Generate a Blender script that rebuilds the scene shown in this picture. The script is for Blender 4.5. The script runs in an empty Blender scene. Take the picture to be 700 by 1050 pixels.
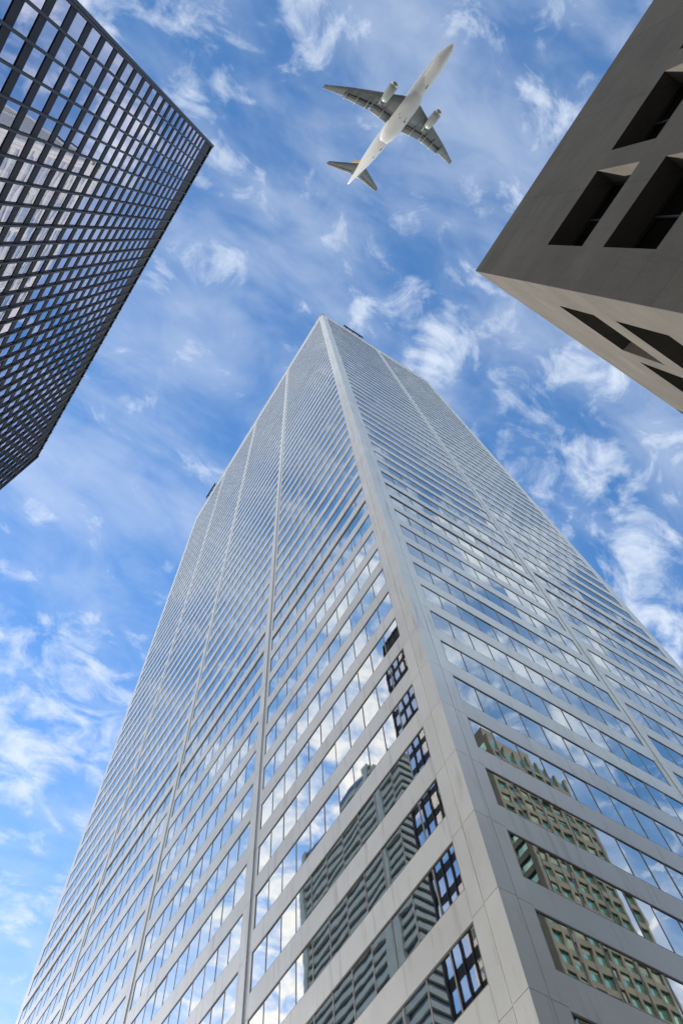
import bpy, math, random
from mathutils import Vector, Matrix

random.seed(11)
scene = bpy.context.scene
COL = scene.collection
R = math.radians

# ------------------------------------------------------------------ frame of the place
# Z up, metres; the near corner of the pale office tower stands at the origin,
# its two visible faces run along +X and along +Y.
CAM = Vector((-16.563, -14.128, 1.6))
CAM_ROWS = [(0.8419105166388406, -0.5372933145774716, -0.05002575419995542),
            (-0.4966619845962989, -0.8078014937200185, 0.3174643598903227),
            (-0.21098235715288133, -0.24243069288780394, -0.9469497368478188)]
FPX = 848.57                      # focal length for a 700 x 1050 frame

cam_data = bpy.data.cameras.new('camera')
cam = bpy.data.objects.new('camera', cam_data)
COL.objects.link(cam)
rot = Matrix(CAM_ROWS).transposed()
cam.matrix_world = Matrix.Translation(CAM) @ rot.to_4x4()
cam_data.sensor_fit = 'VERTICAL'
cam_data.sensor_height = 36.0
cam_data.lens = FPX / 1050 * 36.0
cam_data.clip_start = 0.1
cam_data.clip_end = 6000
scene.camera = cam


def size_in_view(pts):
    """Rough share of the view a flat patch takes (0 when out of view)."""
    pp = []
    for p in pts:
        d = Vector(p) - CAM
        c = [sum(a * b for a, b in zip(r, d)) for r in CAM_ROWS]
        if c[2] > -0.1:
            return 0.0
        pp.append((FPX * c[0] / -c[2], FPX * c[1] / -c[2]))
    if min(abs(x) for x, y in pp) > 350 and len({x > 0 for x, y in pp}) == 1:
        return 0.0
    if min(abs(y) for x, y in pp) > 525 and len({y > 0 for x, y in pp}) == 1:
        return 0.0
    a = 0.0
    for (x0, y0), (x1, y1) in zip(pp, pp[1:] + pp[:1]):
        x0, x1 = (max(-350, min(350, q)) for q in (x0, x1))
        y0, y1 = (max(-525, min(525, q)) for q in (y0, y1))
        a += x0 * y1 - x1 * y0
    return abs(a) / 2


# ------------------------------------------------------------------ object helpers
def tag(o, label=None, cat=None, group=None, kind=None):
    if label: o['label'] = label
    if cat: o['category'] = cat
    if group: o['group'] = group
    if kind: o['kind'] = kind
    return o


def empty(name, loc=(0, 0, 0), rz=0.0):
    o = bpy.data.objects.new(name, None)
    o.empty_display_size = 0.5
    COL.objects.link(o)
    o.location = loc
    o.rotation_euler = (0, 0, rz)
    return o


class MB:
    """Collects boxes, quads and lofts and links them as one mesh object."""
    def __init__(self, T=None):
        self.v, self.f, self.m, self.s = [], [], [], []
        self.T = T or (lambda s, o, z: (s, o, z))
        a, b, c, d = (Vector(self.T(*q)) for q in ((0, 0, 0), (1, 0, 0), (0, 1, 0), (0, 0, 1)))
        self.flip = (b - a).cross(c - a).dot(d - a) < 0

    def face(self, idx, mat=0, smooth=False):
        self.f.append(tuple(reversed(idx)) if self.flip else tuple(idx))
        self.m.append(mat)
        self.s.append(smooth)

    def pts(self, ps):
        n = len(self.v)
        self.v += [self.T(*p) for p in ps]
        return n

    def box(self, s0, s1, o0, o1, z0, z1, mat=0, skip=''):
        n = self.pts([(s0, o0, z0), (s1, o0, z0), (s1, o1, z0), (s0, o1, z0),
                      (s0, o0, z1), (s1, o0, z1), (s1, o1, z1), (s0, o1, z1)])
        for k, q in (('b', (0, 3, 2, 1)), ('t', (4, 5, 6, 7)), ('n', (0, 1, 5, 4)),
                     ('r', (1, 2, 6, 5)), ('f', (2, 3, 7, 6)), ('l', (3, 0, 4, 7))):
            if k not in skip:
                self.face([n + i for i in q], mat)

    def quad(self, a, b, c, d, mat=0):
        n = self.pts([a, b, c, d])
        self.face((n, n + 1, n + 2, n + 3), mat)

    def loft(self, rings, mat=0, smooth=True, cap=True):
        k = len(rings[0])
        n = self.pts([p for r in rings for p in r])
        for i in range(len(rings) - 1):
            for j in range(k):
                a, b = n + i * k + j, n + i * k + (j + 1) % k
                self.face((a, b, b + k, a + k), mat, smooth)
        if cap:
            self.face([n + j for j in range(k)][::-1], mat)
            self.face([n + (len(rings) - 1) * k + j for j in range(k)], mat)

    def build(self, name, mats, parent=None):
        me = bpy.data.meshes.new(name)
        me.from_pydata(self.v, [], self.f)
        for m in (mats if isinstance(mats, (list, tuple)) else [mats]):
            me.materials.append(m)
        me.polygons.foreach_set('material_index', self.m)
        me.polygons.foreach_set('use_smooth', self.s)
        me.update()
        o = bpy.data.objects.new(name, me)
        COL.objects.link(o)
        if parent:
            o.parent = parent
        return o


# ------------------------------------------------------------------ material helpers
def new_mat(name):
    m = bpy.data.materials.new(name)
    m.use_nodes = True
    nt = m.node_tree
    return m, nt, nt.nodes['Principled BSDF']


def N(nt, typ, **kw):
    n = nt.nodes.new(typ)
    for k, val in kw.items():
        setattr(n, k, val)
    return n


def math_node(nt, op, a, b=None, c=None):
    n = nt.nodes.new('ShaderNodeMath')
    n.operation = op
    for i, x in enumerate((a, b, c)):
        if x is None:
            continue
        if isinstance(x, (int, float)):
            n.inputs[i].default_value = x
        else:
            nt.links.new(x, n.inputs[i])
    return n.outputs[0]


def noise(nt, vec, scale, detail=3, rough=0.55, stretch=None):
    if stretch:
        mp = N(nt, 'ShaderNodeMapping')
        mp.inputs['Scale'].default_value = stretch
        nt.links.new(vec, mp.inputs['Vector'])
        vec = mp.outputs[0]
    n = N(nt, 'ShaderNodeTexNoise')
    n.inputs['Scale'].default_value = scale
    n.inputs['Detail'].default_value = detail
    n.inputs['Roughness'].default_value = rough
    nt.links.new(vec, n.inputs['Vector'])
    return n.outputs['Fac']


def ramp(nt, fac, stops):
    r = N(nt, 'ShaderNodeValToRGB')
    e = r.color_ramp.elements
    while len(e) < len(stops):
        e.new(0.5)
    for el, (p, c) in zip(e, stops):
        el.position = p
        el.color = (*c, 1) if len(c) == 3 else c
    nt.links.new(fac, r.inputs[0])
    return r.outputs[0]


def mix(nt, fac, a, b, mode='MIX'):
    n = N(nt, 'ShaderNodeMix', data_type='RGBA', blend_type=mode)
    for sock, x in ((n.inputs[0], fac), (n.inputs[6], a), (n.inputs[7], b)):
        if isinstance(x, (int, float)):
            sock.default_value = x
        elif isinstance(x, tuple):
            sock.default_value = (*x, 1)
        else:
            nt.links.new(x, sock)
    return n.outputs[2]


def objvec(nt):
    return N(nt, 'ShaderNodeTexCoord').outputs['Object']


def surface(name, c0, c1, rough=0.6, metal=0.0, scale=0.6, stretch=None, streak=0.0, streak_col=(0.2, 0.15, 0.1),
            bump=0.0, bump_scale=20.0, spec=0.5, rough_var=0.0, panel=0.0, joints=None):
    """Two-tone mottled surface with optional vertical weather streaks."""
    m, nt, b = new_mat(name)
    vec = objvec(nt)
    f = noise(nt, vec, scale, 5, 0.6, stretch)
    col = ramp(nt, f, [(0.3, c0), (0.7, c1)])
    if panel:
        oi = N(nt, 'ShaderNodeNewGeometry').outputs['Random Per Island']
        pv = math_node(nt, 'MULTIPLY_ADD', oi, panel, 1.0 - panel)
        cc = N(nt, 'ShaderNodeCombineColor')
        for i in range(3):
            nt.links.new(pv, cc.inputs[i])
        col = mix(nt, 1.0, col, cc.outputs[0], 'MULTIPLY')
    if joints:
        sx = N(nt, 'ShaderNodeSeparateXYZ')
        nt.links.new(vec, sx.inputs[0])
        hz = math_node(nt, 'LESS_THAN', math_node(nt, 'FRACT', math_node(nt, 'DIVIDE', sx.outputs[2], joints[0])), 0.05 / joints[0])
        xy = math_node(nt, 'ADD', sx.outputs[0], sx.outputs[1])
        vt = math_node(nt, 'LESS_THAN', math_node(nt, 'FRACT', math_node(nt, 'DIVIDE', xy, joints[1])), 0.045 / joints[1])
        jf = math_node(nt, 'MULTIPLY', math_node(nt, 'MAXIMUM', hz, vt), 0.45)
        col = mix(nt, jf, col, tuple(c * 0.45 for c in c0))
        lift = math_node(nt, 'FLOOR', math_node(nt, 'DIVIDE', sx.outputs[2], joints[0]))
        bay = math_node(nt, 'FLOOR', math_node(nt, 'DIVIDE', xy, joints[1]))
        wn = N(nt, 'ShaderNodeTexWhiteNoise', noise_dimensions='2D')
        cx2 = N(nt, 'ShaderNodeCombineXYZ')
        nt.links.new(lift, cx2.inputs[0]); nt.links.new(bay, cx2.inputs[1])
        nt.links.new(cx2.outputs[0], wn.inputs['Vector'])
        col = mix(nt, math_node(nt, 'MULTIPLY', wn.outputs['Value'], 0.28), col, tuple(c * 0.6 for c in c0))
    if streak:
        s = noise(nt, vec, 1.6, 4, 0.6, (1.3, 1.3, 0.12))
        s = math_node(nt, 'MULTIPLY', math_node(nt, 'SMOOTH_MIN', math_node(nt, 'MAXIMUM', math_node(nt, 'SUBTRACT', s, 0.55), 0.0), 0.2, 0.05), streak * 5)
        col = mix(nt, s, col, streak_col)
    nt.links.new(col, b.inputs['Base Color'])
    b.inputs['Metallic'].default_value = metal
    b.inputs['Roughness'].default_value = rough
    b.inputs['Specular IOR Level'].default_value = spec
    if rough_var:
        rv = math_node(nt, 'MULTIPLY_ADD', noise(nt, vec, 0.9, 3), rough_var, rough - rough_var / 2)
        nt.links.new(rv, b.inputs['Roughness'])
    if bump:
        bp = N(nt, 'ShaderNodeBump')
        bp.inputs['Strength'].default_value = 1.0
        bp.inputs['Distance'].default_value = bump
        nt.links.new(noise(nt, vec, bump_scale, 4), bp.inputs['Height'])
        nt.links.new(bp.outputs[0], b.inputs['Normal'])
    return m


def glass(name, tint, rough=0.015, wob=0.004, wob_scale=0.55, dark=(0.02, 0.025, 0.03), refl=0.75):
    """Coated facade glass: a mirror-like coat over a dark interior, slightly wavy."""
    m, nt, b = new_mat(name)
    vec = objvec(nt)
    isl = N(nt, 'ShaderNodeNewGeometry').outputs['Random Per Island']
    t = mix(nt, isl, tuple(c * 0.93 for c in tint), tint)
    b.inputs['Base Color'].default_value = (*dark, 1)
    b.inputs['Roughness'].default_value = 0.3
    g = N(nt, 'ShaderNodeBsdfGlossy')
    g.inputs['Roughness'].default_value = rough
    nt.links.new(t, g.inputs['Color'])
    bp = N(nt, 'ShaderNodeBump')
    bp.inputs['Strength'].default_value = 1.0
    bp.inputs['Distance'].default_value = wob
    nt.links.new(noise(nt, vec, wob_scale, 1.5, 0.4), bp.inputs['Height'])
    nt.links.new(bp.outputs[0], g.inputs['Normal'])
    fr = N(nt, 'ShaderNodeFresnel')
    fr.inputs['IOR'].default_value = 1.6
    fac = math_node(nt, 'MINIMUM', math_node(nt, 'ADD', fr.outputs[0], refl), 1.0)
    mx = N(nt, 'ShaderNodeMixShader')
    nt.links.new(fac, mx.inputs[0])
    nt.links.new(b.outputs[0], mx.inputs[1])
    nt.links.new(g.outputs[0], mx.inputs[2])
    nt.links.new(mx.outputs[0], nt.nodes['Material Output'].inputs['Surface'])
    return m


M = {}
M['steel'] = surface('brushed_steel_cladding', (0.76, 0.74, 0.67), (0.84, 0.825, 0.76), rough=0.36, metal=0.28, scale=0.35,
                     streak=0.42, streak_col=(0.30, 0.23, 0.17), rough_var=0.10, panel=0.09)
M['core'] = surface('dark_joint_core', (0.03, 0.03, 0.03), (0.05, 0.05, 0.05), rough=0.8)
M['frame'] = surface('window_frame_metal', (0.24, 0.22, 0.20), (0.32, 0.30, 0.27), rough=0.45, metal=0.5)
M['louver'] = surface('black_louver', (0.015, 0.015, 0.015), (0.03, 0.03, 0.03), rough=0.7)
M['glass'] = glass('silver_blue_glass', (0.84, 0.83, 0.76), wob=0.0018, wob_scale=0.6, refl=0.64, dark=(0.30, 0.33, 0.32))
M['black_steel'] = surface('black_painted_steel', (0.010, 0.009, 0.012), (0.018, 0.016, 0.021), rough=0.55, scale=0.5, spec=0.2)
M['grey_steel'] = surface('grey_sheen_steel', (0.018, 0.018, 0.021), (0.030, 0.031, 0.034), rough=0.5, metal=0.0, scale=0.5, spec=0.35)
M['bronze_glass'] = glass('grey_bronze_glass', (0.92, 0.84, 0.86), wob=0.004, wob_scale=0.45, refl=0.62, dark=(0.30, 0.28, 0.30))
M['concrete'] = surface('grey_concrete', (0.070, 0.063, 0.052), (0.104, 0.095, 0.080), rough=0.85, scale=0.45, streak=0.55,
                        streak_col=(0.055, 0.05, 0.044), bump=0.006, bump_scale=9.0, spec=0.3, joints=(1.86, 3.63))
M['dark_glass'] = glass('dark_office_glass', (0.35, 0.38, 0.36), wob=0.003, refl=0.1, dark=(0.008, 0.008, 0.008))
M['green_glass'] = glass('green_tinted_glass', (0.40, 0.62, 0.55), wob=0.012, refl=0.55, dark=(0.06, 0.15, 0.12))
M['beige'] = surface('beige_stone', (0.034, 0.034, 0.026), (0.062, 0.061, 0.047), rough=0.7, scale=0.3)
M['blind'] = surface('dull_green_blind', (0.06, 0.09, 0.075), (0.10, 0.13, 0.11), rough=0.8)
M['blue_grey'] = surface('blue_grey_panel', (0.24, 0.28, 0.29), (0.30, 0.34, 0.35), rough=0.5, scale=0.3)
M['blue_glass'] = glass('slate_blue_glass', (0.22, 0.27, 0.30), wob=0.005, refl=0.3)
M['white_paint'] = surface('white_aircraft_paint', (0.60, 0.60, 0.585), (0.67, 0.67, 0.655), rough=0.34, scale=0.35, stretch=(0.25, 1, 1),
                           streak=0.0, spec=0.5)
M['wing_paint'] = surface('grey_wing_paint', (0.14, 0.155, 0.16), (0.20, 0.215, 0.215), rough=0.5, scale=0.5)
M['nacelle'] = surface('nacelle_paint', (0.24, 0.265, 0.26), (0.30, 0.325, 0.315), rough=0.4, scale=0.7)
M['lip'] = surface('polished_intake_lip', (0.60, 0.60, 0.59), (0.68, 0.68, 0.67), rough=0.3, metal=0.8)
M['dark_gap'] = surface('dark_gap', (0.012, 0.014, 0.013), (0.02, 0.02, 0.02), rough=0.7)
M['orange'] = surface('orange_yellow_paint', (0.62, 0.36, 0.06), (0.70, 0.44, 0.10), rough=0.4)
M['asphalt'] = surface('asphalt', (0.04, 0.04, 0.042), (0.06, 0.06, 0.06), rough=0.9, scale=2, bump=0.004, bump_scale=80)
M['paving'] = surface('concrete_paving', (0.075, 0.072, 0.068), (0.10, 0.096, 0.09), rough=0.85, scale=1.2)
M['ground'] = surface('city_ground', (0.22, 0.205, 0.18), (0.28, 0.265, 0.24), rough=0.9, scale=0.1)
M['line'] = surface('road_paint', (0.7, 0.7, 0.68), (0.8, 0.8, 0.78), rough=0.7)

# ------------------------------------------------------------------ setting: ground, roads, pavements
g = MB(); g.quad((-3000, -3000, 0), (3000, -3000, 0), (3000, 3000, 0), (-3000, 3000, 0))
tag(g.build('ground', M['ground']), kind='structure')
rd = MB()
rd.quad((-29, -400, 0.004), (-20.5, -400, 0.004), (-20.5, 400, 0.004), (-29, 400, 0.004))
rd.quad((-400, -12, 0.004), (-29, -12, 0.004), (-29, -4, 0.004), (-400, -4, 0.004))
rd.quad((-20.5, -12, 0.004), (400, -12, 0.004), (400, -4, 0.004), (-20.5, -4, 0.004))
for k in range(-30, 31):
    if not -2 < k < 0:
        rd.quad((-24.82, k * 8 + 1, 0.008), (-24.68, k * 8 + 1, 0.008), (-24.68, k * 8 + 4, 0.008), (-24.82, k * 8 + 4, 0.008), 1)
for k in range(0, 30):
    rd.quad((k * 8 - 14, -8.07, 0.008), (k * 8 - 11, -8.07, 0.008), (k * 8 - 11, -7.93, 0.008), (k * 8 - 14, -7.93, 0.008), 1)
tag(rd.build('road', [M['asphalt'], M['line']]), kind='structure')
pv = MB()
pv.box(-20.5, 80, -4, 120, 0.001, 0.13)
pv.box(-20.5, 80, -140, -12, 0.001, 0.13)
pv.box(-90, -29, -4, 120, 0.001, 0.13)
pv.box(-90, -29, -140, -12, 0.001, 0.13)
tag(pv.build('pavement', M['paving']), kind='structure')

# ------------------------------------------------------------------ the pale steel and glass office tower
H = 239.0
MOD, PIL, EDGE, NP = 1.44, 1.40, 1.5, 11
BAYW = MOD * NP
LEN_Y = 2 * EDGE + 4 * BAYW + 3 * PIL
LEN_X = 2 * EDGE + 2 * BAYW + PIL
PITCH, HEAD0, WINH = 3.93, 23.55, 2.48
ROWS = list(range(-3, 54))
MECH = {12, 13, 39, 40}
TL = lambda s, o, z: (-o, s, z)       # face along +Y (looks to -X)
TR = lambda s, o, z: (s, -o, z)       # face along +X (looks to -Y)
FACES = [(TL, 4, LEN_Y), (TR, 2, LEN_X)]

tower = tag(empty('office_tower'), 'very tall pale steel tower with strips of silvery blue windows and a sharp near corner', 'skyscraper')
core = MB()
core.box(0.45, LEN_X - 0.02, 0.45, LEN_Y - 0.02, 0.13, H - 0.6, 0)
core.build('core', M['core'], tower)


def head(k):
    return HEAD0 + PITCH * k


def ribbon(frame, pane, s0, k, mech):
    """One strip window: frame, ten mullions, eleven panes each a touch out of true."""
    z1 = head(k); z0 = z1 - WINH
    s1 = s0 + BAYW
    if mech:
        frame.box(s0, s1, -0.42, -0.30, z1 - 0.40, z1, 1)
        for q in range(2):
            frame.box(s0, s1, -0.30, -0.16, z1 - 0.16 - q * 0.16, z1 - 0.13 - q * 0.16, 1)
        z1 -= 0.40
    w = 0.055
    frame.box(s0, s0 + w, -0.20, -0.012, z0, z1)
    frame.box(s1 - w, s1, -0.20, -0.012, z0, z1)
    frame.box(s0 + w, s1 - w, -0.20, -0.012, z1 - w, z1)
    frame.box(s0 + w, s1 - w, -0.20, -0.008, z0, z0 + w)
    for j in range(1, NP):
        c = s0 + j * MOD
        frame.box(c - 0.026, c + 0.026, -0.20, -0.022, z0 + w, z1 - w)
    for j in range(NP):
        a, b = s0 + j * MOD + 0.02, s0 + (j + 1) * MOD - 0.02
        o = [-0.045 + random.gauss(0, 0.0034) for _ in range(4)]
        pane.quad((a, o[0], z0 + 0.02), (b, o[1], z0 + 0.02), (b, o[1] + o[2] - o[0], z1 - 0.02), (a, o[2], z1 - 0.02), 0)


cands = []
for fi, (T, nb, ln) in enumerate(FACES):
    for b in range(nb):
        for k in ROWS:
            s0 = EDGE + b * (BAYW + PIL)
            c = [T(s0, 0, head(k) - WINH), T(s0 + BAYW, 0, head(k) - WINH), T(s0 + BAYW, 0, head(k)), T(s0, 0, head(k))]
            cands.append((size_in_view(c), fi, b, k))
cands.sort(key=lambda q: -q[0])
big = {q[1:] for q in cands[:96]}
rest_f = {0: MB(TL), 1: MB(TR)}
rest_p = {0: MB(TL), 1: MB(TR)}
for _, fi, b, k in cands:
    T = FACES[fi][0]
    s0 = EDGE + b * (BAYW + PIL)
    if (fi, b, k) in big:
        fr, pn = MB(T), MB(T)
        ribbon(fr, pn, s0, k, k in MECH)
        w = fr.build('window', [M['frame'], M['louver']], tower)
        pn.build('pane', M['glass'], w)
    else:
        ribbon(rest_f[fi], rest_p[fi], s0, k, k in MECH)
allf = MB()
for fi in (0, 1):
    for src, dm in ((rest_f[fi], 0), (rest_p[fi], 2)):
        n = len(allf.v)
        allf.v += src.v
        allf.f += [tuple(i + n for i in f) for f in src.f]
        allf.m += [q + dm for q in src.m]
        allf.s += src.s
tag(allf.build('window', [M['frame'], M['louver'], M['glass']], tower), kind='stuff')

wall = {0: MB(TL), 1: MB(TR)}
for fi, (T, nb, ln) in enumerate(FACES):
    w = wall[fi]
    for b in range(nb):
        s0 = EDGE + b * (BAYW + PIL)
        for i, k in enumerate(ROWS + [ROWS[-1] + 1]):
            z0 = head(k) - PITCH if i else 0.13
            z1 = head(k) - WINH
            if k > ROWS[-1]:
                z1 = z0 + 1.6
            ncol = 4
            cw = BAYW / ncol
            for c in range(ncol):
                a = s0 + c * cw
                w.box(a + (0.008 if c else 0), a + cw - (0.008 if c < ncol - 1 else 0), -0.44, 0.0, z0 + 0.012, z1)
    # margins beside the corner and the far edge, one panel per storey
    lev = [0.13] + [head(k) + 0.12 for k in ROWS]
    for a, b2 in ((0.83, EDGE), (ln - EDGE, ln)):
        for z0, z1 in zip(lev, lev[1:]):
            w.box(a, b2, -0.42 if a < 1 else -0.44, -0.003, z0 + 0.025, z1)
        w.box(a, b2, -0.42 if a < 1 else -0.44, -0.003, lev[-1] + 0.012, head(ROWS[-1]) + 1.6)
wl = MB()
for fi in (0, 1):
    n = len(wl.v)
    wl.v += wall[fi].v
    wl.f += [tuple(i + n for i in f) for f in wall[fi].f]
    wl.m += wall[fi].m
    wl.s += wall[fi].s
# plain far sides
wl.box(LEN_X, LEN_X + 0.3, 0.45, LEN_Y + 0.3, 0.13, H - 0.3)
wl.box(0.45, LEN_X - 0.01, LEN_Y, LEN_Y + 0.3, 0.13, H - 0.3)
wl.build('wall', M['steel'], tower)

lev = [0.13] + [head(k) + 0.12 for k in ROWS] + [H - 4.4]
cp = MB()
for z0, z1 in zip(lev, lev[1:]):
    cp.box(-0.03, 0.76, -0.03, 0.76, z0 + 0.025, z1)
cp.build('corner_pier', M['steel'], tower)
for fi, (T, nb, ln) in enumerate(FACES):
    for b in range(1, nb):
        a = EDGE + b * BAYW + (b - 1) * PIL
        p = MB(T)
        for z0, z1 in zip(lev, lev[1:]):
            z0 += 0.025
            z1 = min(z1, head(ROWS[-1]) + 1.6)
            p.box(a, a + 0.47, -0.43, 0.0, z0, z1)
            p.box(a + 0.53, a + PIL - 0.53, -0.43, 0.05, z0, z1)
            p.box(a + PIL - 0.47, a + PIL, -0.43, 0.0, z0, z1)
        p.build('pilaster', M['steel'], tower)
# crown: plain panels up to a coping
zt = head(ROWS[-1]) + 1.62
pp = MB(TL)
n = 48
for c in range(n):
    a = 0.8 + (LEN_Y - 0.8) * c / n
    pp.box(a + 0.01, 0.8 + (LEN_Y - 0.8) * (c + 1) / n - 0.01, -0.44, -0.004, zt + 0.02, H - 1.0)
q = MB(TR)
for c in range(24):
    a = 0.8 + (LEN_X - 0.8) * c / 24
    q.box(a + 0.01, 0.8 + (LEN_X - 0.8) * (c + 1) / 24 - 0.01, -0.44, -0.004, zt + 0.02, H - 1.0)
nn = len(pp.v); pp.v += q.v; pp.f += [tuple(i + nn for i in f) for f in q.f]; pp.m += q.m; pp.s += q.s
r_ = MB()
r_.box(-0.06, LEN_X + 0.36, -0.06, LEN_Y + 0.36, H - 0.98, H)
nn = len(pp.v); pp.v += r_.v; pp.f += [tuple(i + nn for i in f) for f in r_.f]; pp.m += r_.m; pp.s += r_.s
pp.build('parapet', M['steel'], tower)


def cleaning_rig(T, s0, s1, label):
    root = tag(empty('window_cleaning_rig', T((s0 + s1) / 2, 0.0, H)), label, 'maintenance rig', 'window cleaning rigs on the tower roof edge')
    base = Vector(root.location)
    TT = lambda s, o, z: tuple(Vector(T(s, o, z)) - base)
    c = MB(TT)
    c.box(s0, s1, 0.25, 0.33, H - 0.15, H + 0.28); c.box(s0, s1, 0.54, 0.62, H - 0.15, H + 0.28)
    c.box(s0, s1, 0.33, 0.54, H - 0.20, H - 0.13)
    c.box(s0 - 0.08, s0, 0.25, 0.62, H - 0.2, H + 0.28); c.box(s1, s1 + 0.08, 0.25, 0.62, H - 0.2, H + 0.28)
    c.build('cradle', M['dark_gap'], root)
    for f in (0.15, 0.5, 0.85):
        s = s0 + (s1 - s0) * f
        a = MB(TT)
        a.box(s - 0.12, s + 0.12, -2.2, 0.50, H + 0.32, H + 0.42)
        a.box(s - 0.12, s + 0.12, -2.2, -1.9, H, H + 0.32)
        a.box(s - 0.03, s + 0.03, 0.40, 0.46, H + 0.2, H + 0.32)
        a.build('arm', M['grey_steel'], root)


cleaning_rig(TR, 7.1, 13.4, 'thin dark rig on the roof edge, right of the pale tower near corner')
cleaning_rig(TL, 58.8, 63.9, 'thin dark rig on the roof edge, near the far left end of the pale tower')

# ------------------------------------------------------------------ the black steel and glass tower, left
KB = 0.925
HB, LB, DB = 1.6 + 148.4 * KB, 61.96 * KB, 36.0
bt = tag(empty('office_tower', (CAM.x + (-35.46 - CAM.x) * 0.925, CAM.y + (-18.3 - CAM.y) * 0.925, 0), R(0.75)), 'black steel tower with a tight grid of mirror windows between projecting mullions', 'skyscraper')
rotb = Matrix.Rotation(R(0.75), 3, 'Z')
TB = lambda s, o, z: (o, s, z)
BM, BP = 1.72 * KB, 4.17 * KB
HP = 2.79 * KB
NB = 36
heads = [1.6 + 55.55 * KB + BP * k for k in range(-12, 21)]
wb = MB(TB)
wb.box(0.05, LB - 0.05, -DB, -0.30, 0.13, HB - 0.4, 0)
prev = 0.13
for h in heads:
    wb.box(0.0, LB, -0.34, 0.0, prev, h - HP, 0)
    prev = h
wb.box(0.0, LB, -0.34, 0.0, heads[-1], heads[-1] + 0.9, 0)
wb.box(0.0, LB, -0.40, -0.12, heads[-1] + 0.9, HB - 0.9, 1)
wb.build('wall', [M['black_steel'], M['louver']], bt)
cb = MB(TB)
cb.box(-0.22, 0.0, -DB, 0.20, 0.13, HB, 0)
cb.box(LB, LB + 0.22, -DB, 0.20, 0.13, HB, 0)
cb.build('corner_column', M['grey_steel'], bt)
rb = MB(TB)
rb.box(0.0, LB, -DB, 0.10, HB - 0.88, HB - 0.05)
rb.build('parapet', M['black_steel'], bt)
for j in range(0, NB + 1):
    c = 0.04 + j * BM
    if j == 0:
        c = 0.10
    mm = MB(TB)
    mm.box(c - 0.03, c + 0.03, 0.0, 0.14, 0.13, HB - 0.95)
    mm.box(c - 0.07, c + 0.07, 0.12, 0.165, 0.13, HB + 0.05)
    mm.box(c - 0.10, c + 0.10, -0.33, 0.004, 0.13, heads[-1] + 0.01)
    mm.build('mullion', M['grey_steel'], bt)
wc = []
for j in range(NB):
    for h in heads:
        a = 0.04 + j * BM + 0.10; b = a + BM - 0.20
        pts = [rotb @ Vector((-0.1, s, z)) + bt.location for s, z in ((a, h - HP), (b, h - HP), (b, h), (a, h))]
        wc.append((size_in_view(pts), a, b, h))
wc.sort(key=lambda q: -q[0])
rest = MB(TB)
for i, (_, a, b, h) in enumerate(wc):
    mb = MB(TB) if i < 96 else rest
    o = [-0.05 + random.gauss(0, 0.004) for _ in range(3)]
    mb.quad((a, o[0], h - HP - 0.01), (b, o[1], h - HP - 0.01), (b, o[1] + o[2] - o[0], h + 0.01), (a, o[2], h + 0.01), 0)
    mb.box(a, b, -0.22, -0.015, h - HP, h - HP + 0.06, 1)
    if i < 96:
        mb.build('window', [M['bronze_glass'], M['black_steel']], bt)
tag(rest.build('window', [M['bronze_glass'], M['black_steel']], bt), kind='stuff')

# ------------------------------------------------------------------ the grey concrete building, right
KS = 40.0 / 45.0
def zc(z45): return 1.6 + (z45 - 1.6) * KS * 0.995
B0 = Vector((-16.563 + 8.51 * 0.885, -14.128 - 3.35 * 0.885, 0))
HC = 40.0
cb_root = tag(empty('concrete_building', B0), 'grey concrete building corner with rows of deep dark window openings', 'building')
CL, CD = 42.0, 30.0
TD = lambda s, o, z: (-o, -s, z)      # shaded face, looks to -X, runs to -Y
TC = lambda s, o, z: (s, o, z)        # paler face, looks to +Y, runs to +X
wins_z = []
zt0, zb0 = 35.6, 31.4
kk = 0
while zb0 - 6.3 * kk > 3:
    wins_z.append((zc(zb0 - 6.3 * kk), zc(zt0 - 6.3 * kk)))
    kk += 1
DEP = 0.78


def concrete_face(T, length, name, s_first, ww, gap, end_blank):
    w = MB(T)
    cols = []
    s = s_first
    while s + ww < length - end_blank:
        cols.append((s, s + ww))
        s += ww + gap
    top = HC
    for (z0, z1) in wins_z:
        w.quad((0, 0, z1), (length, 0, z1), (length, 0, top), (0, 0, top))
        s = 0
        for a, b in cols:
            w.quad((s, 0, z0), (a, 0, z0), (a, 0, z1), (s, 0, z1))
            w.quad((a, 0, z0), (a, -DEP, z0), (a, -DEP, z1), (a, 0, z1))
            w.quad((b, -DEP, z0), (b, 0, z0), (b, 0, z1), (b, -DEP, z1))
            w.quad((a, 0, z1), (a, -DEP, z1), (b, -DEP, z1), (b, 0, z1))
            w.quad((a, -DEP, z0), (a, 0, z0), (b, 0, z0), (b, -DEP, z0))
            s = b
        w.quad((s, 0, z0), (length, 0, z0), (length, 0, z1), (s, 0, z1))
        top = z0
        for a, b in cols:
            f = MB(T)
            mid = (a + b) / 2
            f.box(a, a + 0.06, -DEP - 0.1, -DEP + 0.05, z0, z1); f.box(b - 0.06, b, -DEP - 0.1, -DEP + 0.05, z0, z1)
            f.box(mid - 0.03, mid + 0.03, -DEP - 0.1, -DEP + 0.05, z0 + 0.06, z1 - 0.06)
            f.box(a + 0.06, b - 0.06, -DEP - 0.1, -DEP + 0.05, z1 - 0.06, z1); f.box(a + 0.06, b - 0.06, -DEP - 0.1, -DEP + 0.05, z0, z0 + 0.06)
            fo = f.build('window', M['dark_gap'], cb_root)
            p = MB(T)
            p.quad((a, -DEP - 0.02, z0), (b, -DEP - 0.02, z0), (b, -DEP - 0.02, z1), (a, -DEP - 0.02, z1))
            p.build('pane', M['dark_glass'], fo)
    w.quad((0, 0, 0.13), (length, 0, 0.13), (length, 0, top), (0, 0, top))
    w.build(name, M['concrete'], cb_root)


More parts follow.
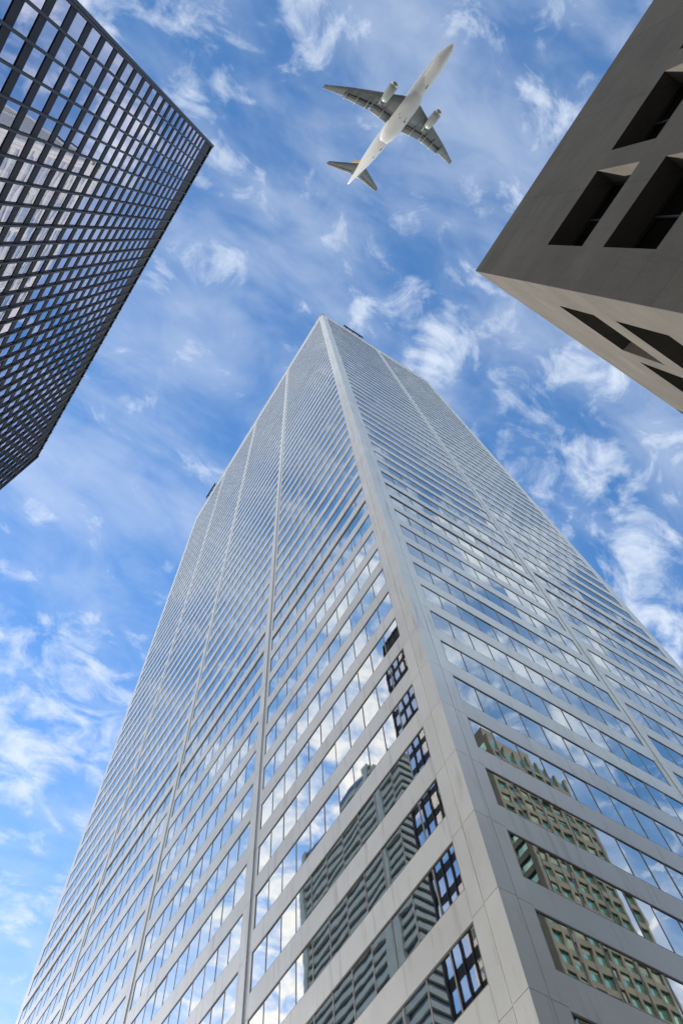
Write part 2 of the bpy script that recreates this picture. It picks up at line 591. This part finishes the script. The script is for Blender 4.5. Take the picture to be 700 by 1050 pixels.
concrete_face(TD, CD, 'wall', 1.62 * KS, 3.22 * KS, 0.86 * KS, 1.4)
concrete_face(TC, CL, 'wall', 1.80 * KS, 3.35 * KS, 0.90 * KS, 1.4)
rest = MB()
rest.box(0.003, CL, -CD, -0.003, HC - 0.3, HC - 0.05, skip='')
rest.box(CL - 0.3, CL - 0.004, -CD + 0.004, -0.9, 0.13, HC - 0.3); rest.box(0.9, CL - 0.31, -CD + 0.004, -CD + 0.3, 0.13, HC - 0.3)
rest.box(1.2, CL - 0.4, -CD + 0.4, -1.2, 0.13, HC - 0.31)
rest.build('roof', M['concrete'], cb_root)

# ------------------------------------------------------------------ towers the glass mirrors
# blue-grey ribbed tower beyond the black one (seen mirrored in the left face)
HR = 250.0
rt = tag(empty('ribbed_tower', (-100.0, 114.5, 0)), 'blue grey tower with dark horizontal bands, seen mirrored in the pale tower windows', 'skyscraper')
LR, DR = 55.0, 45.0
cbm = MB(); cbm.box(-DR, 0, 0, LR, 0.13, HR)
cbm.build('wall', M['blue_glass'], rt)
bands = MB()
z = 6.0
while z < HR - 3:
    bands.box(-DR - 0.6, 0.6, -0.6, LR + 0.6, z, z + 1.9)
    z += 3.9
bands.build('band', M['blue_grey'], rt)
for (x, y, w) in ((0.0, 9.0, 3.2), (0.0, LR - 1.5, 2.4), (-14.0, 0.0, 2.4)):
    f = MB()
    if y:
        f.box(-0.2, 1.0, y, y + w, 0.13, HR + 1.0)
    else:
        f.box(x - w, x, -1.0, 0.2, 0.13, HR + 1.0)
    f.build('fin', M['blue_grey'], rt)
ro = MB()
ro.box(-DR + 4, -4, 4, LR - 14, HR + 0.01, HR + 5)
ro.build('plant_room', M['blue_grey'], rt)
an = MB(); an.box(-6.2, -5.8, 8, 8.4, HR, HR + 12); an.box(-3.2, -2.9, 16, 16.3, HR, HR + 8)
an.build('antenna', M['grey_steel'], rt)

# beige tower behind the concrete building (seen mirrored in the right face)
HG = 150.0
gt = tag(empty('beige_tower', (68.5, -50.0, 0)), 'beige stone tower with green windows, seen mirrored in the pale tower windows', 'skyscraper')
LG, DG = 22.0, 26.0
cg = MB(); cg.box(0.4, LG - 0.4, -DG, -0.4, 0.13, HG - 1, 0)
cg.build('glazing', M['green_glass'], gt)
wg = MB()
z = 0.13
while z < HG - 2:
    wg.box(0, LG, -DG, 0, z, z + 1.35)
    z += 3.7
for c in range(9):
    x = (LG - 0.6) * c / 8
    wg.box(x, x + 0.6, -0.5, 0.06, 0.14, HG)
for c in range(7):
    y = -DG + (DG - 1.2) * c / 6
    wg.box(-0.06, 0.5, y, y + 1.2, 0.14, HG - 0.02)
bl = MB()
for c in range(8):
    x = (LG - 0.6) * c / 8 + 0.6
    k = 1
    while 0.13 + 3.7 * k < HG - 4:
        if random.random() < 0.35:
            zz0 = 0.13 + 3.7 * k
            dz = random.choice((0.5, 0.9, 1.4, 2.3))
            bl.box(x, x + (LG - 0.6) / 8 - 0.6, -0.395, -0.36, zz0 - dz, zz0 - 0.003)
        k += 1
bl.build('blind', M['blind'], gt)
wg.box(1.5, LG - 7, -DG + 2, -2, HG - 1, HG + 6)
wg.build('wall', M['beige'], gt)

# ------------------------------------------------------------------ the airliner
PR = Matrix(((0.07278912457810394, 0.9419697719137887, -0.3277112938911899),
             (-0.8452336280685966, -0.11615763269955937, -0.5216200900537012),
             (-0.5294165253608453, 0.31496087561206526, 0.7877295154483743)))
jet = tag(empty('airliner'), 'white twin engine airliner flying overhead, seen from below', 'airplane')
jet.matrix_world = Matrix.Translation((-8.487590734887368, -68.39547519794493, 212.76873160253757)) @ PR.to_4x4()


def ring_yz(x, cy_, cz, ry, rz, n=28):
    return [(x, cy_ + ry * math.cos(2 * math.pi * i / n), cz + rz * math.sin(2 * math.pi * i / n)) for i in range(n)]


fus = MB()
prof = [(0.0, 0.02, -0.45), (-0.25, 0.42, -0.44), (-0.8, 0.78, -0.40), (-1.7, 1.16, -0.30), (-3.0, 1.50, -0.17), (-4.4, 1.74, -0.05), (-6.0, 1.86, 0),
        (-12, 1.88, 0), (-18, 1.88, 0), (-27, 1.88, 0), (-29.5, 1.84, 0.04), (-32.5, 1.66, 0.20), (-35.5, 1.36, 0.42), (-38.5, 0.98, 0.68),
        (-41.0, 0.60, 0.88), (-43.0, 0.28, 1.02), (-43.7, 0.06, 1.06)]
fus.loft([ring_yz(x, 0, z, r * 0.91, r * 0.94) for x, r, z in prof][::-1])
fo = fus.build('fuselage', M['white_paint'], jet)
ff = MB()
ff.loft([ring_yz(x, 0, -1.05, y, zz) for x, y, zz in ((-12.2, 0.3, 0.3), (-13.4, 1.5, 0.85), (-15.2, 2.08, 1.02), (-17.5, 2.2, 1.1), (-22, 2.2, 1.1), (-24.5, 2.1, 1.03), (-26.5, 1.7, 0.9), (-28.2, 0.9, 0.55), (-29.0, 0.25, 0.2))][::-1])
fair = ff.build('belly_fairing', M['white_paint'], jet)
# small dark marks under the belly: vents, hatches, drain masts
for (x, y, w, l) in ((-10.6, 0.5, 0.16, 1.1), (-29.5, 0.5, 0.14, 1.0), (-32.3, 0.35, 0.14, 0.9), (-34.6, 0.8, 0.2, 0.5)):
    hb = MB()
    rr = [p for p in prof if p[0] <= x][0]
    zz = rr[2] - math.sqrt(max(0.0, (rr[1] * 0.94) ** 2 - y * y)) - 0.03
    hb.box(x - l / 2, x + l / 2, y - w / 2, y + w / 2, zz, zz + 0.5)
    hb.build('hatch', M['dark_gap'], jet)
for (x, y, w, l) in ((-20.3, 0.95, 0.45, 0.42), (-20.0, -0.6, 0.3, 0.22), (-19.6, 0.9, 0.10, 1.0), (-19.3, -1.2, 0.10, 0.5)):
    hb = MB()
    zz = -1.05 - 1.10 * math.sqrt(max(0, 1 - (y / 2.2) ** 2)) - 0.02
    hb.box(x - l / 2, x + l / 2, y - w / 2, y + w / 2, zz, zz + 0.25)
    hb.build('hatch', M['dark_gap'], fair)


def foil(le, te, z, t, n=12):
    """Closed aerofoil ring at one spanwise station, (y given in z tuple)."""
    y, zz = z
    out = []
    for i in range(n):
        a = 2 * math.pi * i / n
        c = (math.cos(a) + 1) / 2                     # 1 at the leading edge
        x = te + (le - te) * c
        th = t * abs(math.sin(a)) ** 0.8 * (0.35 + 0.9 * c) * (1 if math.sin(a) >= 0 else -0.8)
        out.append((x, y, zz + th))
    return out


def wing(sgn):
    w = MB()
    st = [(-14.5, -23.2, 0.5, -1.0, 0.62), (-15.4, -23.15, 2.2, -0.85, 0.58), (-18.0, -22.9, 7.6, -0.15, 0.36), (-21.2, -23.9, 14.2, 0.55, 0.2), (-23.9, -25.05, 19.1, 1.1, 0.1), (-24.1, -25.25, 19.4, 1.13, 0.05)]
    rings = [foil(le, te, (sgn * y, z), t) for le, te, y, z, t in st]
    if sgn > 0:
        rings = rings[::-1]
    w.loft(rings)
    wo = w.build('wing', M['wing_paint'], jet)
    # flaps: two panels behind a dark gap
    for (y0, y1, te0, te1, c0, c1, z0, z1) in ((2.3, 7.4, -23.1, -22.9, 1.6, 1.3, -0.95, -0.35), (7.8, 14.4, -22.9, -23.9, 1.15, 0.8, -0.3, 0.5)):
        fl = MB()
        ra = foil(te0 + c0, te0 - 0.35, (sgn * y0, z0 - 0.06), 0.16); rb2 = foil(te1 + c1, te1 - 0.30, (sgn * y1, z1 - 0.06), 0.12)
        fl.loft([ra, rb2] if sgn < 0 else [rb2, ra])
        fl.build('flap', M['wing_paint'], wo)
        gp = MB()
        ra = foil(te0 + c0 + 0.42, te0 + c0 - 0.05, (sgn * y0, z0 - 0.17), 0.10); rb2 = foil(te1 + c1 + 0.34, te1 + c1 - 0.05, (sgn * y1, z1 - 0.10), 0.08)
        gp.loft([ra, rb2] if sgn < 0 else [rb2, ra])
        gp.build('flap_gap', M['dark_gap'], wo)
    for (y, z, x0, l) in ((4.6, -0.85, -20.0, 3.4), (8.7, -0.25, -20.1, 3.5), (11.3, 0.0, -20.8, 3.3), (14.0, 0.3, -21.7, 2.8)):
        t = MB()
        t.loft([ring_yz(x0 - l * f, sgn * y, z - 0.10 * math.sin(f * 3) , 0.14 * s + 0.01, 0.26 * s + 0.01, 10) for f, s in ((0, 0.1), (0.2, 0.7), (0.5, 1), (0.8, 0.8), (1, 0.15))][::-1])
        t.build('flap_track_fairing', M['nacelle'], wo)
    # slat strip along the leading edge
    sl = MB()
    ra = foil(-15.55, -16.0, (sgn * 2.6, -0.80), 0.16); rb2 = foil(-23.75, -23.95, (sgn * 18.7, 1.02), 0.06)
    sl.loft([ra, rb2] if sgn < 0 else [rb2, ra])
    sl.build('slat', M['nacelle'], wo)

    e = MB()
    ey, ez = sgn * 6.5, -2.2
    ep = [(-13.60, 1.20), (-13.85, 1.36), (-14.60, 1.46), (-16.00, 1.46), (-17.40, 1.30), (-18.40, 1.06), (-18.50, 0.9)]
    e.loft([ring_yz(x, ey, ez, r * 0.72, r * 0.72) for x, r in ep][::-1], cap=False)
    eo = e.build('engine', M['nacelle'], jet)
    lp = MB()
    lp.loft([ring_yz(x, ey, ez, r * 0.72, r * 0.72) for x, r in ((-13.98, 1.395), (-13.72, 1.33), (-13.52, 1.20), (-13.60, 1.08), (-14.00, 1.04))][::-1], cap=False)
    lp.build('intake_lip', M['lip'], eo)
    fn = MB()
    fn.loft([ring_yz(x, ey, ez, r * 0.72, r * 0.72) for x, r in ((-13.90, 1.05), (-14.60, 1.1), (-15.00, 1.12))], cap=False)
    fn.loft([ring_yz(x, ey, ez, r * 0.72, r * 0.72) for x, r in ((-15.10, 1.14), (-14.98, 1.14))], smooth=False)
    fn.loft([ring_yz(x, ey, ez, r * 0.72, r * 0.72, 12) for x, r in ((-14.90, 0.4), (-14.40, 0.28), (-14.10, 0.03))])
    fn.build('fan', M['dark_gap'], eo)
    cn = MB()
    cn.loft([ring_yz(x, ey, ez, r * 0.72, r * 0.72) for x, r in ((-17.60, 0.9), (-18.60, 0.74), (-19.30, 0.5), (-19.90, 0.15))][::-1])
    cn.build('exhaust_cone', M['dark_gap'], eo)
    py = MB()
    py.loft([[(x, ey - w2, z0), (x, ey + w2, z0), (x, ey + w2, z1), (x, ey - w2, z1)] for x, w2, z0, z1 in ((-14.80, 0.12, -0.95, -0.75), (-16.50, 0.3, -1.05, -0.2), (-19.00, 0.3, -1.5, -0.3), (-20.60, 0.08, -0.8, -0.5))][::-1], smooth=False)
    py.build('pylon', M['wing_paint'], eo)

    h = MB()
    st = [(-36.4, -40.75, 0.3, 0.75, 0.26), (-37.2, -40.75, 1.5, 0.85, 0.24), (-40.75, -42.0, 7.5, 1.62, 0.10), (-41.15, -42.1, 7.85, 1.66, 0.04)]
    rings = [foil(le, te, (sgn * y, z), t) for le, te, y, z, t in st]
    if sgn > 0:
        rings = rings[::-1]
    h.loft(rings)
    ho = h.build('tailplane', M['wing_paint'], jet)
    el = MB()
    ra = foil(-39.75, -39.88, (sgn * 1.4, 0.72), 0.05); rb2 = foil(-41.6, -41.7, (sgn * 7.4, 1.55), 0.04)
    el.loft([ra, rb2] if sgn < 0 else [rb2, ra])
    el.build('elevator_gap', M['dark_gap'], ho)


wing(1)
wing(-1)
fn = MB()
fst = [(-33.8, -41.0, 1.2, 0.22), (-36.0, -41.0, 2.2, 0.24), (-37.6, -41.3, 4.0, 0.2), (-41.0, -43.2, 7.9, 0.09)]
fn.loft([[(x, th, z) for x, _, th in foil(le, te, (0, 0), t)] for le, te, z, t in fst])
fn.build('tail_fin', M['orange'], jet)
# ------------------------------------------------------------------ light and sky
SUN_AZ, SUN_EL = -9.5, 27.0          # clockwise from +Y: the sun rakes along the long face
sd = Vector((math.sin(R(SUN_AZ)) * math.cos(R(SUN_EL)), math.cos(R(SUN_AZ)) * math.cos(R(SUN_EL)), math.sin(R(SUN_EL))))
sun_data = bpy.data.lights.new('sun', 'SUN')
sun_data.energy = 3.0
sun_data.angle = R(0.5)
sun_data.color = (1.0, 0.94, 0.86)
sun = bpy.data.objects.new('sun', sun_data)
COL.objects.link(sun)
sun.rotation_euler = sd.to_track_quat('Z', 'Y').to_euler()
sun.location = sd * 500

world = bpy.data.worlds.new('World')
scene.world = world
world.use_nodes = True
nt = world.node_tree
bg = nt.nodes['Background']
sky = N(nt, 'ShaderNodeTexSky', sky_type='NISHITA')
sky.sun_disc = False
sky.sun_elevation = R(SUN_EL)
sky.sun_rotation = R(SUN_AZ)
sky.air_density = 1.0
sky.dust_density = 0.25
sky.ozone_density = 3.0
hs = N(nt, 'ShaderNodeHueSaturation')
hs.inputs['Saturation'].default_value = 1.28
nt.links.new(sky.outputs[0], hs.inputs['Color'])
gen = N(nt, 'ShaderNodeTexCoord').outputs['Generated']
sep = N(nt, 'ShaderNodeSeparateXYZ')
nt.links.new(gen, sep.inputs[0])
zz = math_node(nt, 'MAXIMUM', sep.outputs[2], 0.10)
u_ = math_node(nt, 'DIVIDE', sep.outputs[0], zz)
v_ = math_node(nt, 'DIVIDE', sep.outputs[1], zz)
cmb = N(nt, 'ShaderNodeCombineXYZ')
nt.links.new(u_, cmb.inputs[0]); nt.links.new(v_, cmb.inputs[1])
P = cmb.outputs[0]
# cloud clusters: centre on the cloud deck, 2x2 shape, weight
CLOUDS = [(-0.215, -0.113, 27.27, -34.711, 15.347, 12.576, 0.55), (-0.151, -0.127, 33.274, -19.447, 19.469, 29.88, 0.35), (-0.092, -0.198, 27.648, -4.767, 12.857, 46.909, 0.35), (-0.1, -0.028, 32.562, -8.308, 22.404, 66.352, 0.5), (-0.054, 0.078, 21.238, -3.602, 5.537, 24.366, 0.9), (-0.119, 0.111, 65.448, -9.754, 8.997, 40.116, 0.8), (0.117, -0.056, 31.98, -10.496, 6.014, 18.142, 0.45), (0.218, 0.012, 20.58, -1.347, 1.386, 24.022, 0.9), (0.22, 0.052, 38.363, -26.355, 27.85, 44.425, 0.4), (0.15, -0.26, 24.98, -25.584, 11.047, 13.092, 0.95), (0.039, -0.282, 24.013, -0.503, 4.875, 40.607, 0.55), (0.184, -0.307, 51.798, -40.468, 35.087, 54.038, 0.6), (0.178, -0.152, 30.535, -14.38, 9.43, 21.762, 0.6), (0.326, -0.014, 21.994, -2.069, 1.316, 21.342, 0.6), (0.342, -0.073, 25.495, -19.668, 17.433, 27.684, 0.4), (0.5, 0.055, 9.329, -17.166, 10.135, 6.188, 0.75), (0.655, 0.142, 11.09, -2.991, 1.906, 17.317, 1.1), (0.566, 0.1, 17.575, -14.158, 11.01, 18.001, 0.5), (-0.014, -0.054, 16.786, -10.449, 13.03, 20.3, 0.3), (0.022, 0.562, 28.035, -4.711, 4.565, 31.186, 0.7), (0.066, 0.43, 58.821, -32.233, 27.402, 44.904, 0.5), (0.047, 0.372, 71.615, -39.585, 44.456, 72.359, 0.45), (0.051, 0.72, 10.371, -3.357, 4.635, 13.602, 1.0), (0.05, 0.817, 11.255, -5.406, 9.14, 15.547, 0.8), (0.129, 1.027, 14.242, -6.754, 7.528, 13.143, 0.85), (0.192, 1.153, 20.637, -9.805, 9.632, 17.1, 0.5), (-0.057, 0.634, 22.136, -3.213, 5.778, 42.354, 0.5), (-0.097, 0.204, 25.018, 0.372, 0.496, 23.464, 0.3), (-0.091, 0.285, 15.659, -14.298, 31.267, 29.15, 0.35), (0.072, 0.03, 9.984, -19.799, 25.991, 14.071, 0.35), (0.022, 0.646, 9.952, -4.948, 4.839, 8.079, 0.4), (0.755, 0.225, 13.803, -11.562, 6.481, 10.838, 0.8), (-0.089, -0.094, 30.932, -18.621, 27.861, 43.049, 0.3), (-0.035, -0.225, 26.545, -17.508, 24.559, 37.616, 0.3), (0.178, 0.867, 16.051, -8.198, 4.762, 8.203, 0.35), (0.223, -0.065, 23.226, -16.746, 18.262, 28.82, 0.25), (0.094, -0.009, 9.135, -5.976, 6.831, 10.754, 0.22), (-0.101, 0.508, 14.902, -7.145, 9.713, 15.881, 0.3),
          (0.58, -0.27, 4.0, 0.0, 0.0, 4.0, 0.9), (0.40, -0.20, 9.0, 0.0, 0.0, 9.0, 0.6), (-0.36, 0.20, 5.0, 0.0, 0.0, 4.0, 0.8), (-0.42, 0.62, 4.0, 0.0, 0.0, 4.0, 0.5)]  # hidden clouds, added so the tower glass mirrors a paler sky
acc = None
for cx_, cy_, a, b, c, d, w in CLOUDS:
    du = math_node(nt, 'SUBTRACT', u_, cx_)
    dv = math_node(nt, 'SUBTRACT', v_, cy_)
    p1 = math_node(nt, 'MULTIPLY_ADD', dv, b, math_node(nt, 'MULTIPLY', du, a))
    p2 = math_node(nt, 'MULTIPLY_ADD', dv, d, math_node(nt, 'MULTIPLY', du, c))
    r2 = math_node(nt, 'MULTIPLY_ADD', p1, p1, math_node(nt, 'MULTIPLY', p2, p2))
    e = math_node(nt, 'POWER', 2.71828, math_node(nt, 'MULTIPLY', r2, -1.0))
    acc = math_node(nt, 'MULTIPLY', e, w) if acc is None else math_node(nt, 'MULTIPLY_ADD', e, w, acc)
W = math_node(nt, 'MINIMUM', acc, 1.15)


def cloud_noise(scale, detail, rough, dist, off=0.0, stretch=(1, 1, 1), rz=0.0):
    mp = N(nt, 'ShaderNodeMapping')
    mp.inputs['Location'].default_value = (off, off * 0.7, off)
    mp.inputs['Rotation'].default_value = (0, 0, rz)
    mp.inputs['Scale'].default_value = stretch
    nt.links.new(P, mp.inputs['Vector'])
    n = N(nt, 'ShaderNodeTexNoise')
    n.inputs['Scale'].default_value = scale
    n.inputs['Detail'].default_value = detail
    n.inputs['Roughness'].default_value = rough
    n.inputs['Distortion'].default_value = dist
    nt.links.new(mp.outputs[0], n.inputs['Vector'])
    return n.outputs['Fac']


n1 = cloud_noise(13.0, 10, 0.57, 0.6, 0.0, (1, 1.45, 1), R(-30))
n4 = cloud_noise(24.0, 7, 0.66, 0.8, 2.7)
n2 = cloud_noise(3.0, 5, 0.55, 0.5, 4.3, (1, 2.2, 1), R(20))
n3 = cloud_noise(1.7, 4, 0.5, 0.2, 9.1)
# puffs where the clusters are, broken by fine noise; unseen ones added outside the view as fill light
far = math_node(nt, 'MAXIMUM', math_node(nt, 'MAXIMUM', math_node(nt, 'SUBTRACT', -0.18, u_), math_node(nt, 'SUBTRACT', u_, 0.85)),
                math_node(nt, 'MAXIMUM', math_node(nt, 'SUBTRACT', -0.42, v_), math_node(nt, 'SUBTRACT', v_, 1.25)))
fmr = N(nt, 'ShaderNodeMapRange', interpolation_type='SMOOTHSTEP')
nt.links.new(far, fmr.inputs[0])
fmr.inputs[1].default_value = 0.0; fmr.inputs[2].default_value = 0.40; fmr.inputs[3].default_value = 0.0; fmr.inputs[4].default_value = 1.0
scat = math_node(nt, 'MULTIPLY', math_node(nt, 'MULTIPLY', math_node(nt, 'SUBTRACT', n3, 0.30), 5.0), fmr.outputs[0])
Wt = math_node(nt, 'ADD', W, math_node(nt, 'MAXIMUM', scat, 0.0))
nn = math_node(nt, 'MULTIPLY_ADD', math_node(nt, 'SUBTRACT', n1, 0.5), 2.0, math_node(nt, 'MULTIPLY_ADD', math_node(nt, 'SUBTRACT', n4, 0.5), 0.6, 0.46))
dens = math_node(nt, 'MULTIPLY_ADD', Wt, 0.31, nn)
mr = N(nt, 'ShaderNodeMapRange', interpolation_type='SMOOTHSTEP')
nt.links.new(dens, mr.inputs[0])
mr.inputs[1].default_value = 0.36; mr.inputs[2].default_value = 1.18; mr.inputs[3].default_value = 0.0; mr.inputs[4].default_value = 0.78
# thin veil
vr = N(nt, 'ShaderNodeMapRange', interpolation_type='SMOOTHSTEP')
nt.links.new(math_node(nt, 'MULTIPLY_ADD', n1, 0.35, n2), vr.inputs[0])
vr.inputs[1].default_value = 0.50; vr.inputs[2].default_value = 0.95; vr.inputs[3].default_value = 0.05; vr.inputs[4].default_value = 0.42
cover = math_node(nt, 'MAXIMUM', mr.outputs[0], vr.outputs[0])
cloudcol = mix(nt, fmr.outputs[0], (3.3, 3.6, 4.0), (5.9, 5.5, 4.9))  # added clouds out of view are brighter and warmer, lifting the ambient light
skycol = mix(nt, cover, hs.outputs[0], cloudcol)
nt.links.new(skycol, bg.inputs['Color'])
bg.inputs['Strength'].default_value = 0.12

# ------------------------------------------------------------------ render settings
vs = scene.view_settings
scene.display_settings.display_device = 'sRGB'
vs.view_transform = 'Standard'
vs.look = 'None'
vs.gamma = 1.0
vs.exposure = 1.2
vs.use_curve_mapping = False
scene.render.engine = 'CYCLES'
scene.cycles.max_bounces = 8
scene.cycles.use_denoising = True
scene.cycles.sample_clamp_indirect = 8
